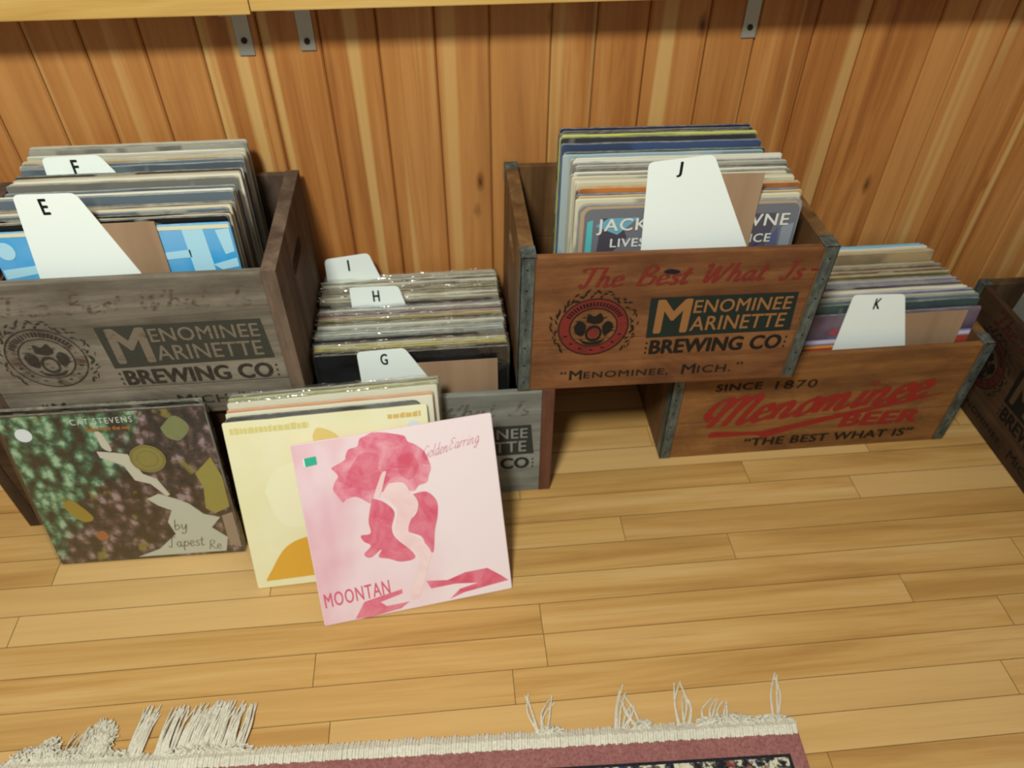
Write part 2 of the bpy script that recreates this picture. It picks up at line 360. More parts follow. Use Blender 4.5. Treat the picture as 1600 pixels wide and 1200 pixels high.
def crate(M, W, D, H, label, fmat, emat, group, seam=.085, strap=False, hole=True, back_cap=False, split=True):
    r = empty('beer_crate', M, label, 'crate', group)
    mb = MB(); g = .0012
    if split:
        mb.cbox(TH, .0005, 0, W-TH, FT, seam-g/2, .0012); mb.cbox(TH, .0005, seam+g/2, W-TH, FT, H-.001, .0018)
    else: mb.cbox(TH, .0005, 0, W-TH, FT, H-.001, .0018)
    mb.build('front_panel', fmat, r)
    mb = MB(); mb.cbox(TH, D-FT, 0, W-TH, D-.0005, .12, .0012); mb.cbox(TH, D-FT, .121, W-TH, D-.0005, H-.001, .0015); mb.build('back_panel', emat, r)
    for x0, x1 in ((0, TH), (W-TH, W)):
        mb = MB(); end_panel(mb, x0, x1, D, H, hole); mb.build('end_panel', emat, r)
    mb = MB(); mb.box(TH, FT, .0005, W-TH, D-FT, BT); mb.build('bottom_board', emat, r)
    if strap:
        for sd in (0, 1):
            mb = MB(); t = .0012; sw = .019
            X = (lambda a: a) if sd == 0 else (lambda a: W-a)
            def bx(a0, b0, c0, a1, b1, c1):
                xa, xb = sorted((X(a0), X(a1))); mb.box(xa, b0, c0, xb, b1, c1)
            bx(-t, -t, .004, sw, 0, H+t); bx(-t, -t, .004, 0, sw, H+t); bx(-t, -t, H, sw+.003, .03, H+t)
            s = mb.build('corner_strap', M_zinc, r)
            for k in range(7): MB().cyl((X(.009), -t, .02+k*(H-.04)/6), (0, -1, 0), .0016, .0007, 8).build('nail', M_dark, s)
            if back_cap:
                mb = MB(); bx(-t, D-.022, H, sw+.003, D+t, H+t); bx(-t, D-.022, H-.03, 0, D, H+t); mb.build('corner_cap', M_zinc, r)
    else:
        mb = MB()
        for X in (TH*.5, W-TH*.5):
            pass
    return r

def brewery_print(r, W, inkd, inkr, inkb, inks, hole=False):
    """lettering and crest stencilled on the front board: u along, v up"""
    y = -.0004
    # block with two rows cut out in wood colour
    mb = MB(); poly(mb, [(.2035, .1035), (.4405, .1075), (.4345, .1830), (.2005, .1825)], y, 0); mb.build('name_block', inkb, r)
    mb = MB(); y2 = y-.0003
    place2d(mb, text2d('M', .03), .2130, .1120, .2680, .1790, y2)
    place2d(mb, text2d('ENOMINEE', .012, 0, 1.05), .2720, .1500, .4290, .1755, y2); place2d(mb, text2d('ARINETTE', .012, 0, 1.05), .2720, .1145, .4270, .1430, y2)
    mb.build('block_lettering', inks, r)
    mb = MB(); place2d(mb, text2d('BREWING CO', .045, 0, 1.02), .2120, .0680, .4330, .0985, y)
    for v in (.070, .080, .090): disc(mb, .2065, v+.002, .0018, .0022, y); disc(mb, .4390, v+.002, .0018, .0022, y)
    mb.build('brewing_lettering', inkd, r)
    mb = MB(); place2d(mb, text2d('“', .01), .0700, .0330, .0800, .0385, y)
    place2d(mb, text2d('M', .015), .0850, .0190, .1060, .0400, y); place2d(mb, text2d('ENOMINEE,', .01, 0, 1.12), .1090, .0195, .2520, .0355, y)
    place2d(mb, text2d('M', .015), .2750, .0205, .2980, .0420, y); place2d(mb, text2d('ICH.', .01, 0, 1.12), .3020, .0210, .3600, .0380, y); place2d(mb, text2d('”', .01), .3680, .0350, .3790, .0410, y)
    mb.build('town_lettering', inkd, r)
    mb = MB(); xs = .0850
    for wd, w_ in (('The', .070), ('Best', .085), ('What', .100), ('Is', .040)):
        place2d(mb, script2d(wd, .14, .3, .25), xs, .2060, xs+w_, .2430, y); xs += w_+.018
    mb.box(xs-.01, y, .222, xs+.012, y+.0002, .2255); mb.build('slogan_lettering', inkr, r)
    if hole: 
        mb = MB(); smooth_poly(mb, [(.212, .231), (.220, .2355), (.232, .2335), (.238, .2300), (.230, .2265), (.219, .2275)], y-.0004); mb.build('dark_stain', flat('stain', '#1a1420', .8), r)
    cu, cv = .1160, .1300
    mb = MB(); disc(mb, cu, cv, .0540, .0545, y, 0, 48, .70); mb.build('crest_ring', inkr, r)
    mb = MB(); yy = y-.0003
    disc(mb, cu, cv, .0560, .0565, yy, 0, 48, .965); disc(mb, cu, cv, .0385, .0390, yy, 0, 48, .95)
    # small ring lettering
    for k in range(26):
        t = math.pi*(.05+.9*k/25); q = .046
        for s in ((1,) if 2 < k < 23 else ()):
            a, b = cu+q*math.cos(t), cv+q*math.sin(t); d = .0016; n_ = .0042
            ux, uz = -math.sin(t)*d, math.cos(t)*d; vx, vz = math.cos(t)*n_, math.sin(t)*n_
            poly(mb, [(a-ux-vx, b-uz-vz), (a+ux-vx, b+uz-vz), (a+ux+vx, b+uz+vz), (a-ux+vx, b-uz+vz)][::-1], yy)
    # figures inside the ring: crown, two side shapes, shield
    smooth_poly(mb, [(cu-.012, cv+.012), (cu-.010, cv+.027), (cu, cv+.022), (cu+.010, cv+.028), (cu+.014, cv+.012), (cu+.002, cv+.007)], yy)
    smooth_poly(mb, [(cu-.031, cv+.004), (cu-.022, cv+.014), (cu-.012, cv+.004), (cu-.016, cv-.016), (cu-.028, cv-.010)], yy)
    smooth_poly(mb, [(cu+.031, cv+.006), (cu+.022, cv+.012), (cu+.014, cv+.002), (cu+.018, cv-.016), (cu+.029, cv-.008)], yy)
    disc(mb, cu+.001, cv-.012, .0135, .0165, yy, 0, 24, .7)
    smooth_poly(mb, [(cu-.020, cv-.024), (cu, cv-.030), (cu+.020, cv-.024), (cu+.010, cv-.034), (cu-.010, cv-.034)], yy)
    # wreath of leaves round the ring
    rw = random.Random(5)
    for k in range(58):
        t = math.radians(-42 + 264*k/57); rr = .0640 + rw.uniform(-.0045, .0075); a, b = cu+rr*math.cos(t), cv+rr*math.sin(t)
        tt = t + math.pi/2 + rw.uniform(-.9, .9); L, wd = rw.uniform(.0035, .0075), rw.uniform(.0010, .0022); yk = yy-.00001*k
        ux, uz = math.cos(tt)*L, math.sin(tt)*L; vx, vz = -math.sin(tt)*wd, math.cos(tt)*wd
        poly(mb, [(a-ux, b-uz), (a+vx, b+vz), (a+ux, b+uz), (a-vx, b-vz)][::-1], yk)
    for k in range(7):
        t = math.radians(200+140*k/6); q = .046; disc(mb, cu+q*math.cos(t), cv+q*math.sin(t), .0030, .0018, yy, 0, 10)
    for k in range(10):
        q = rw.uniform(.018, .032); t = rw.uniform(0, 6.28); poly(mb, [(cu+q*math.cos(t)-.005, cv+q*math.sin(t)), (cu+q*math.cos(t), cv+q*math.sin(t)-.0012), (cu+q*math.cos(t)+.005, cv+q*math.sin(t)+.001)], yy-.0006-.00001*k)
    mb.build('crest_linework', inkd, r)
    mb = MB(); disc(mb, cu+.001, cv-.011, .008, .0095, y, 0, 20); mb.build('crest_shield', inkr, r)

CW, CD, CH = .4736, .2895, .2635
J_M = Matrix.Translation((.0945, -.2663, .2638)) @ Matrix.Rotation(.016, 4, 'Y')
E_O = (-.7184, -.280, .274); G_O = (-.3163, -.2688, 0.); K_O = (.3842, -.2134, 0.); A_O = (-.8000, -.268, 0.)
T = Matrix.Translation
GRP = 'wooden beer crates along the wall'
grey_f = wood('grey_weathered_front', '#575046', '#80776a', '#9b9283', 'x', .75, .15, '#4a4038', .6)
grey_e = wood('grey_weathered_end', '#4a3b31', '#675547', '#7b6959', 'z', .75, .15, '#3a2a22', .6)
gf2 = wood('silver_weathered_front', '#6c6c64', '#8c8d85', '#a3a49b', 'x', .75, .15, '#5d5f5a', .5)
ge2 = wood('red_brown_end', '#4a2a20', '#643c2d', '#75503d', 'z', .7, .2, '#3a241c', .5)
of = wood('amber_stained_front', '#5e3820', '#845735', '#986a44', 'x', .6, .25, '#52301f', .75)
oe = wood('amber_stained_end', '#54381f', '#715131', '#836440', 'z', .6, .25, '#3f2c1c', .5)
kf = wood('honey_brown_front', '#684426', '#8d6035', '#a17344', 'x', .6, .25, '#5a3822', .7)
df = wood('dark_brown_front', '#2f2015', '#4a3523', '#5d4630', 'x', .7, .2, '#251810', .6)
de = wood('dark_brown_end', '#33251a', '#4d3a28', '#5d4935', 'z', .7, .2, '#251810', .6)

crA = crate(T(A_O), CW, CD, .2735, 'dark brown wooden crate on the floor, behind the waterfall record', df, de, GRP)
crE = crate(T(E_O), CW, CD, CH, 'grey weathered beer crate at upper left, holding the E and F dividers', grey_f, grey_e, GRP, seam=.062)
brewery_print(crE, CW, ink('faded_black_print', '#3a342e', .5), ink('faded_red_print', '#5b4034', .9), ink('faded_block_print', '#3d3c35', .36), ink('faded_block_letters', '#756a5c', .36), )
crG = crate(T(G_O), CW, CD, .2620, 'silver grey beer crate on the floor, holding the G, H and I dividers', gf2, ge2, GRP, seam=.11)
brewery_print(crG, CW, ink('grey_black_print', '#2c2d2b', .2), ink('grey_red_print', '#6b625d', .8), ink('grey_block_print', '#363835', .1), ink('grey_block_letters', '#8f9089', .2))
crJ = crate(J_M, CW, CD, CH, 'amber brown beer crate bridging two lower crates, holding the J divider', of, oe, GRP, seam=.105, strap=True, back_cap=True)
brewery_print(crJ, CW, ink('black_print', '#1f1b17', .3), ink('red_print', '#7a2c26', .42), ink('green_black_block', '#1f2a26', .0), ink('cut_out_letters', '#94663c', .1), hole=True)
KW, KD, KH = .5846, .2360, .2555
crK = crate(T(K_O), KW, KD, KH, 'long honey brown beer crate on the floor at right, holding the K divider', kf, oe, GRP, seam=.095, strap=True, hole=False)
def k_print(r):
    red, blk = ink('red_script_print', '#8f2b22', .32), ink('worn_black_print', '#241a12', .3); y = -.0004
    mb = MB(); place2d(mb, script2d('Menominee', .175, .35, .32, .45), .0700, .0740, .5080, .1560, y, 0, .052)
    smooth_poly(mb, [(.0900, .0520), (.0980, .0680), (.170, .0620), (.205, .0640), (.330, .0960), (.520, .1350), (.505, .1270), (.360, .0890), (.265, .0640), (.205, .0440), (.180, .0520)], y)
    mb.build('script_lettering', red, r)
    mb = MB(); place2d(mb, text2d('BEER', .05, .12, 1.05), .3480, .0590, .5080, .0960, y); mb.build('beer_lettering', red, r)
    mb = MB(); place2d(mb, text2d('SINCE', .03, 0, 1.1), .0800, .1780, .1670, .1960, y); place2d(mb, text2d('1870', .01, 0, 1.15), .1930, .1740, .2720, .1950, y)
    mb.build('since_lettering', blk, r)
    mb = MB(); place2d(mb, text2d('“THE BEST WHAT IS”', .035, 0, 1.08), .1650, .0200, .5120, .0430, y); mb.build('motto_lettering', blk, r)
k_print(crK)
R_M = T((1.055, -.012, 0)) @ Matrix.Rotation(-math.pi/2, 4, 'Z')
crR = crate(R_M, CW, CD, .2475, 'dark brown beer crate turned sideways at the right edge of the photo', df, de, GRP, strap=False, seam=.06)
brewery_print(crR, CW, ink('r_black_print', '#15100d', .3), ink('r_red_print', '#4a1f1a', .5), ink('r_block', '#17140f', .05), ink('r_letters', '#4d3a28', .1))
mb = MB(); mb.cbox(-.001, -.0015, .20, .02, .02, .2490, .001); mb.build('corner_cap', M_zinc, crR)

# ------------------------------------------------------------------ records
def sleeve_mesh(name, w_, t, h, face, r=.004, bulge=.0):
    """card sleeve: rounded-corner square, thickness t towards +y; top edge slightly uneven"""
    rr = random.Random(len(CACHE)); n = 3; P = []
    for cx, cz, a0 in ((w_-r, r, -math.pi/2), (w_-r, h-r, 0), (r, h-r, math.pi/2), (r, r, math.pi)):
        for i in range(n+1): a = a0+math.pi/2*i/n; P.append((cx+r*math.cos(a), cz+r*math.sin(a)))
    # points along the top so it can wave a little
    k = 2*(n+1); top = [(w_-r-(w_-2*r)*i/9, h) for i in range(1, 9)]
    P = P[:k] + [(x, z+rr.uniform(-.0006, .0004)) for x, z in top] + P[k:]
    m_ = len(P); e = .0007
    rings = [[(x, 0 if True else 0, z) for x, z in P]]
    vs = []
    inset = lambda x, z, d: (x + (d if x < w_/2 else -d), z + (d if z < h/2 else -d))
    for yy, d in ((0, e), (e, 0), (t-e, 0), (t, e)):
        for x, z in P: X, Z = inset(x, z, d); vs.append((X, yy, Z))
    mb = MB(); fs = []
    mb.v = vs
    mb.face(list(range(m_)), 0); mb.face(list(range(4*m_-1, 3*m_-1, -1)), 0)
    for j in range(3):
        for i in range(m_): mb.face((j*m_+i, (j+1)*m_+i, (j+1)*m_+(i+1) % m_, j*m_+(i+1) % m_), 1)
    return mb.mesh(name, [face, M_edge])
def plastic_mesh(name, w_, t, h, o, seed=0):
    rr = random.Random(seed); mb = MB(); n = 18; vs = []
    for side, y in ((0, -o), (1, t+o)):
        for i in range(n+1):
            x = -.003+(w_+.006)*i/n; zz = h+.003+rr.uniform(-.0012, .0025); yy = y+rr.uniform(-.0002, .0002)
            vs += [(x, y, .001), (x, yy, zz)]
    b = 2*(n+1)
    for i in range(n):
        mb.f.append((2*i, 2*i+2, 2*i+3, 2*i+1)); mb.f.append((b+2*i+2, b+2*i, b+2*i+1, b+2*i+3))
    mb.f += [(0, 1, b+1, b), (2*n, b+2*n, b+2*n+1, 2*n+1)]
    # top fold, half closed
    for i in range(n): mb.f.append((2*i+1, 2*i+3, b+2*i+3, b+2*i+1))
    mb.v = vs; mb.m = [0]*len(mb.f); mb.t = [0.0]*len(mb.f)
    for i in range(n):      # glossy beads added in short lengths along the top edge to catch glints
        if rr.random() < .3: a, b_ = Vector(vs[2*i+1]), Vector(vs[2*i+3]); mb.tube([a, (a+b_)/2+Vector((0, 0, rr.uniform(-.0006, .001))), b_], .0006, .0006, 6, 1)
    return mb.mesh(name, [M_clear, M_glint])
CACHE = {}
def sleeve(w_, t, h, face=None, rad=.004):
    k = ('s', round(w_, 4), round(t, 4), round(h, 4), (face or M_face).name, rad)
    if k not in CACHE: CACHE[k] = sleeve_mesh('record_sleeve', w_, t, h, face or M_face, rad)
    return CACHE[k]
def plastic(w_, t, h, o=.0004):
    k = ('p', round(w_, 4), round(t, 4), round(h, 4), o, R0.randrange(9))
    if k not in CACHE: CACHE[k] = plastic_mesh('clear_outer_sleeve', w_, t, h, o, len(CACHE)+31*k[-1])
    return CACHE[k]
def record(M, loc, lean, col, label, group, w_=.315, t=.004, h=.315, yaw_=0., clear=False, face=None, rad=.004, cat='record', rollz=0.):
    o = link('record_sleeve', sleeve(w_, t, h, face, rad))
    o.matrix_world = M @ T((loc[0], loc[1], loc[2] + (.0009 if loc[2] > .011 else .0003))) @ Matrix.Rotation(yaw_, 4, 'Z') @ Matrix.Rotation(-lean, 4, 'X') @ Matrix.Rotation(rollz, 4, 'Y')
    o.color = lin(col)
    tag(o, label, cat, group)
    if clear: link('clear_outer_sleeve', plastic(w_, t, h, clear if isinstance(clear, float) else .0004), o)
    return o

ORD = 'first second third fourth fifth sixth seventh eighth ninth tenth eleventh twelfth thirteenth fourteenth fifteenth sixteenth seventeenth eighteenth nineteenth'.split()
TENS = {2: ('twenty', 'twentieth'), 3: ('thirty', 'thirtieth'), 4: ('forty', 'fortieth'), 5: ('fifty', 'fiftieth')}
def ordinal(n):
    if n < 20: return ORD[n-1]
    return TENS[n//10][1] if n % 10 == 0 else TENS[n//10][0]+'-'+ORD[n % 10-1]
WORDS = {'cream': '#cfc8ad', 'off-white': '#d6d5c6', 'pale grey': '#a9a89c', 'mid grey': '#77766f', 'dark grey': '#3f3f3f', 'black': '#191919',
 'blue-grey': '#66727c', 'slate blue': '#44557a', 'navy': '#20264a', 'pale blue': '#9cb6c2', 'sky blue': '#4fb3dc', 'tan': '#b29a73', 'brown': '#5d4632',
 'olive': '#77703f', 'yellow': '#cfc04a', 'pale yellow': '#d9d493', 'lime yellow': '#bcc45a', 'pink': '#bd8a92', 'orange': '#c27a3e', 'teal': '#3d4f50', 'lavender': '#8487a0', 'violet-grey': '#6d6678', 'red': '#95382f', 'green': '#6b8a5a'}
def row(M, x_f, x_r, y0, y1, zb, lean, seq, where, group, w_=.315, w_r=None, h=.314, clear=False, seed=1, jit=.003, zj=.0022, dz=None):
    """seq: front-to-back list of (colour word, thickness mm, gap-before mm [, z lift mm]) scaled to fill y0..y1"""
    rr = random.Random(seed); made = []; w_r = w_r or w_; gmin = .0018 if clear else .0007
    room = y1-y0; ts = [math.floor(s[1]*2)/2000 for s in seq]
    extra = [max(0., s[2]/1000-gmin) for s in seq]; free = room-sum(t*1.003+gmin for t in ts)
    while free < .001: ts = [max(.002, t-.0005) for t in ts]; free = room-sum(t*1.003+gmin for t in ts)
    k = free/(sum(extra) or 1); y = y0
    for i, s in enumerate(seq):
        c = s[0]; lift = s[3]/1000 if len(s) > 3 else 0; t = ts[i]
        y += gmin+extra[i]*k; f = (y-y0)/max(1e-6, room)
        ww = w_+(w_r-w_)*f; ww = round(ww/.002)*.002
        hh = round((h + lift + rr.choice((-1, -.5, 0, 0, .5, 1))*zj)/.001)*.001
        x = x_f+(x_r-x_f)*f+rr.uniform(-jit, jit)
        made.append(record(M, (x, y, zb), lean, WORDS[c], '%s record sleeve, %s %s' % (c, ordinal(i+1), where), group, ww, t, hh, 0., clear))
        y += t*1.003
    return made
def seqgen(words, n, seed, gap_every=4, gap=7., tmin=3., tmax=5.):
    rr = random.Random(seed); out = []
    for i in range(n):
        c = words[(i*len(words))//n] if rr.random() < .6 else rr.choice(words)
        out.append((c, rr.uniform(tmin, tmax), (gap*rr.uniform(.6, 1.3) if i and i % gap_every == 0 else rr.uniform(0.3, .7)), rr.choice((0, 0, 0, 2, -2))))
    return out
I4 = Matrix.Identity(4)

# --- dividers
def divider(M, y, zb, lean, tab, brd, letter, lx, lz, label, lh=.026):
    r = empty('divider_card', M @ T((0, y, zb+.0008)) @ Matrix.Rotation(-lean, 4, 'X'), label, 'divider', 'lettered divider cards between the records')
    mb = MB(); x0, x1, h = brd; mb.box(x0, 0, 0, x1, .0016, h); mb.build('cardboard_backing', M_board, r)
    bm = bmesh.new(); n = len(tab); Q = []
    for i, p in enumerate(tab):     # rounded top corners
        p = Vector(p); a = Vector(tab[i-1]); b = Vector(tab[(i+1) % n])
        if p.y > h:
            d1 = (a-p).normalized()*.008; d2 = (b-p).normalized()*.008
            for t in (0, .25, .5, .75, 1): Q.append(tuple((p+d1)*(1-t)**2+p*2*t*(1-t)+(p+d2)*t*t))
        else: Q.append(tuple(p))
    V = [bm.verts.new((a, -.0012, b)) for a, b in Q]; bm.faces.new(V)
    g = bmesh.ops.extrude_face_region(bm, geom=bm.faces[:])
    for e in g['geom']:
        if isinstance(e, bmesh.types.BMVert): e.co.y = -.0002
    bmesh.ops.recalc_face_normals(bm, faces=bm.faces[:]); mb = MB().frombm(bm); mb.build('index_tab', M_card, r)
    mb = MB(); lh *= .88; wd = {'I': .15, 'J': .34, 'F': .42, 'E': .44}.get(letter, .52)
    place2d(mb, text2d(letter, .03), lx-lh*wd/2, lz-lh/2, lx+lh*wd/2, lz+lh/2, -.0016); mb.build('index_letter', M_black, r)
    return r
LE = .07
divider(I4, -.2640, E_O[2]+BT, LE, [(-.592, .06), (-.425, .06), (-.437, .238), (-.483, .360), (-.561, .361)][::-1], (-.515, -.397, .314), 'E', -.5275, .343, 'white E divider tab over brown cardboard at the front of the grey crate')
divider(I4, -.1080, E_O[2]+BT, LE, [(-.61, .06), (-.44, .06), (-.450, .238), (-.507, .337), (-.588, .336)][::-1], (-.60, -.40, .300), 'F', -.545, .320, 'white F divider tab standing among the records behind the E card')
divider(I4, -.2505, BT, LE, [(-.163, .06), (-.03, .06), (-.04, .24), (-.087, .328), (-.1645, .325)][::-1], (-.16, .064, .2945), 'G', -.122, .308, 'white G divider tab on brown cardboard at the front of the silver crate')
divider(I4, -.1120, BT, LE, [(-.185, .06), (-.06, .06), (-.07, .24), (-.097, .351), (-.181, .352)][::-1], (-.18, .02, .300), 'H', -.137, .333, 'white H divider tab halfway back among the plastic wrapped records')
divider(I4, -.0325, BT, LE, [(-.24, .06), (-.10, .06), (-.11, .24), (-.150, .368), (-.229, .359)][::-1], (-.23, -.02, .300), 'I', -.188, .345, 'white I divider tab at the back of the plastic wrapped records')
Ji = J_M.inverted()
jo = lambda x: x-.0945
divider(J_M, .0165, BT, LE, [(jo(.284), .06), (jo(.452), .06), (jo(.4428), .231), (jo(.3633), .382), (jo(.2718), .373)][::-1], (jo(.29), jo(.4430), .352), 'J', jo(.3175), .362, 'tall white J divider tab on brown cardboard in the amber crate')
divider(I4, -.1970, BT, LE, [(.672, .06), (.840, .06), (.828, .200), (.7816, .338), (.6881, .3415)][::-1], (.70, .915, .2945), 'K', .737, .321, 'white K divider tab on brown cardboard at the front of the long crate')

# --- the upper left crate
WE = 'behind the E divider in the upper left crate'; WF = 'behind the F divider in the upper left crate'
GE, GG, GJ, GK = 'records packed in the upper left crate', 'plastic wrapped records in the silver crate', 'records packed in the amber crate', 'records packed in the long crate'
blue = record(I4, (-.622, -.2610, E_O[2]+BT), LE, '#2f9fdd', 'bright blue and white record sleeve directly behind the E divider card', GE, .322, .004, .306, face=M_plain)
def blue_print(r):
    mb = MB(); y = -.0004; pale = ink('pale_print', '#a9d6ea', .0); B = flat('white_print', '#d8e6e4', .4)
    for pts in ([(.262, .10), (.292, .10), (.284, .3000), (.256, .3000)], [(.225, .265), (.2595, .268), (.2597, .256), (.225, .254)], [(.2855, .243), (.320, .252), (.320, .238), (.296, .234)],
                [(.30, .296), (.319, .298), (.319, .262), (.306, .258)], [(.003, .25), (.06, .256), (.06, .244), (.003, .235)], [(.003, .19), (.02, .19), (.014, .225), (.003, .23)]):
        m_ = MB(); poly(m_, pts, y); m_.build('cover_patch', pale, r)
    mb = MB(); disc(mb, .018, .2785, .012, .0135, y-.0002); mb.build('cover_disc', pale, r)
    mb = MB(); poly(mb, [(.002, .2995), (.320, .2985), (.320, .3045), (.002, .3050)], y-.0002); mb.build('cover_border', flat('cream_border', '#ddd9b8', .5), r)
blue_print(blue)
seqE = [('black', 4, .6), ('pale grey', 4, .5), ('black', 3.5, .5), ('blue-grey', 4, 2, 2), ('cream', 4, .5, 2), ('cream', 4.5, .5, 2), ('tan', 4, .5), ('mid grey', 4, .5), ('dark grey', 3.5, .5),
 ('blue-grey', 4, 7, 3), ('off-white', 4, .5, 3), ('cream', 4, .5, 2), ('off-white', 4, .5), ('pale grey', 4, .5), ('blue-grey', 3.5, .5), ('mid grey', 4, 7, 4), ('cream', 4.5, .5, 4), ('off-white', 4, .5, 3), ('cream', 4, .5, 2), ('pale grey', 4, .5), ('tan', 4, .5), ('dark grey', 3.5, .5), ('off-white', 4, .5)]
row(I4, -.6205, -.632, -.2545, -.1125, E_O[2]+BT, LE, seqE, WE, GE, .320, .325, .312, seed=5)
seqF = [('blue-grey', 4, 1), ('blue-grey', 4, 4, 2), ('pale grey', 4, .5, 2), ('tan', 4, .5), ('pale grey', 4, .5), ('mid grey', 4, .5), ('cream', 4, .5), ('pale grey', 4, .6), ('off-white', 3.5, .5), ('black', 4, .5), ('mid grey', 4, 4, 3), ('pale grey', 4, .5, 3), ('pale grey', 4, .5, 4), ('off-white', 4, .5, 3), ('cream', 4, .5, 3)]
row(I4, -.632, -.640, -.1020, -.0250, E_O[2]+BT, LE, seqF, WF, GE, .325, .328, .314, seed=6)

# --- the silver crate
seqG = [('black', 4, .6), ('black', 4, .5, 2), ('yellow', 4, 1.5, 3), ('pale yellow', 4, .5, 3), ('off-white', 4, .5, 3), ('black', 3.5, .5), ('dark grey', 4, 4, 3), ('pale blue', 4, .5, 3), ('off-white', 4, .5, 3), ('pale blue', 4, .5, 2), ('mid grey', 4, .5), ('off-white', 4, 4, 2), ('blue-grey', 4, .5), ('pale grey', 4, .5), ('olive', 4, 3, 2), ('pale yellow', 4, .5), ('pink', 4, .5), ('violet-grey', 4, .5), ('off-white', 4, 3), ('lavender', 4, .5)]
row(I4, -.2385, -.2385, -.2430, -.1170, BT, LE, seqG, 'behind the G divider in the silver crate', GG, .320, .320, .313, True, 7, .0015)
seqH = [('dark grey', 4, .6), ('cream', 4, .5, 2), ('off-white', 4, 2, 3), ('tan', 4, .5), ('cream', 4, .5), ('pale grey', 4, .5), ('olive', 4, 3, 2), ('cream', 4, .5), ('pale grey', 4, .5), ('tan', 4, .5), ('off-white', 4, 2, 2), ('pale grey', 4, .5), ('cream', 4, .5), ('off-white', 4, .5)]
row(I4, -.2385, -.2380, -.1060, -.0370, BT, LE, seqH, 'behind the H divider in the silver crate', GG, .319, .317, .313, True, 8, .0015)
row(I4, -.2370, -.2365, -.0280, -.0150, BT, LE, [('pale grey', 3.5, .3), ('off-white', 3.5, .3)], 'behind the I divider in the silver crate', GG, .316, .316, .311, True, 9)

# --- the amber crate
jf_ = record(J_M, (jo(.180), .0220, BT), LE, '#76767d', 'grey collage record sleeve with white capitals, directly behind the J divider', GJ, .334, .004, .309, face=M_plain, rad=.012)
def collage(r):
    y = -.0004; W_, H_ = .334, .309; mb = MB()
    # tan border, rounded
    fr = []
    for cx, cz, a0 in ((W_-.014, H_-.018, 0), (.020, H_-.018, math.pi/2)):
        for i in range(5): a = a0+math.pi/2*i/4; fr.append((cx+.011*math.cos(a), cz+.011*math.sin(a)))
    inner = fr+[(.009, .05), (W_-.003, .05)]; poly(mb, [(.003, .03), (W_-.003, .03), (W_-.003, H_-.012), (W_-.012, H_-.003), (.012, H_-.003), (.003, H_-.012)], y); mb.build('cover_border', flat('tan_border', '#b3997a', .5), r)
    mb = MB(); poly(mb, inner, y-.0003); mb.build('cover_field', flat('grey_field', '#6f7079', .4), r)
    def sh(pts, col, k, nm='cover_shape'):
        m_ = MB(); poly(m_, pts, y-.0003-.0002*k); m_.build(nm, flat('collage_'+col[1:], col, .4), r)
    sh([(.010, .05), (.024, .05), (.022, .285), (.014, .282)], '#58b5b8', 1); sh([(.028, .20), (.075, .255), (.060, .287), (.035, .287)], '#4b4652', 1)
    sh([(.035, .18), (.12, .245), (.16, .28), (.13, .22), (.08, .19)], '#4a4550', 2); sh([(.045, .287), (.09, .287), (.06, .26), (.026, .275)], '#6ea5bb', 2)
    sh([(.085, .225), (.105, .235), (.11, .215), (.14, .228), (.12, .205), (.15, .2), (.10, .19)], '#8fb4c4', 3); sh([(.110, .245), (.116, .245), (.116, .215), (.112, .213)], '#d7dcdc', 4)
    sh([(.125, .240), (.160, .247), (.165, .225), (.135, .220)], '#44243a', 3); sh([(.265, .287), (.300, .287), (.285, .20), (.255, .20)], '#55505c', 1)
    sh([(.292, .245), (.305, .265), (.312, .2), (.295, .19)], '#5a5f80', 2); sh([(.310, .265), (.328, .270), (.328, .19), (.313, .19)], '#8d949e', 2); sh([(.255, .225), (.28, .24), (.262, .205)], '#3c3a74', 3)
    wt = flat('white_cover_letters', '#d9d9d2', .4); mb = MB()
    place2d(mb, text2d('JACKSON BROWNE', .015, 0, 1.1), .028, .2610, .3180, .2870, y-.0022); place2d(mb, text2d('LIVES IN THE BALANCE', .02, 0, 1.1), .050, .2400, .2960, .2545, y-.0022); mb.build('title_lettering', wt, r)
collage(jf_)
seqJ = [('cream', 4, .6, 2), ('tan', 4, .5, 3), ('brown', 3.5, .5, 2), ('slate blue', 4, 2, 1), ('orange', 4, 2, 5), ('tan', 4, .5, 4), ('dark grey', 4, .5), ('cream', 4.5, 3, 5), ('cream', 4.5, .5, 6), ('pale grey', 4, .5, 4), ('black', 3.5, .5), ('cream', 4, 2, 5), ('mid grey', 4, .5, 3), ('off-white', 4, .5, 4), ('pale grey', 4, .5, 3), ('tan', 4, .5, 2), ('dark grey', 3.5, .5),
 ('mid grey', 4, 1, 5), ('pale grey', 4, .5, 5), ('mid grey', 4, .5, 4), ('violet-grey', 4, .5, 4), ('off-white', 4, .5, 5), ('off-white', 4, .5, 5), ('pale grey', 4, .5, 3), ('mid grey', 4, .5, 2), ('black', 4, .5)]
row(J_M, jo(.178), jo(.190), .0275, .1600, BT, LE, seqJ, 'behind the J divider in the amber crate', GJ, .334, .330, .312, seed=12, jit=.005)
seqJ2 = [('pale blue', 4, .5), ('teal', 4, .5), ('pale blue', 4, .5), ('slate blue', 4, 5, 6), ('slate blue', 4, .5, 6), ('navy', 4, .5, 5), ('black', 4, 1), ('dark grey', 3.5, 4, 5), ('lime yellow', 4.5, .5, 5), ('lime yellow', 4, .5, 5), ('lime yellow', 3.5, .5, 4), ('black', 4, 7, 3), ('dark grey', 4, .5, 3), ('navy', 4, .5, 4), ('off-white', 4, .5, 3)]
row(J_M, jo(.178), jo(.184), .1640, .2540, BT, LE, seqJ2, 'of the blue and lime group in the amber crate', GJ, .324, .3225, .314, seed=13, jit=.004)

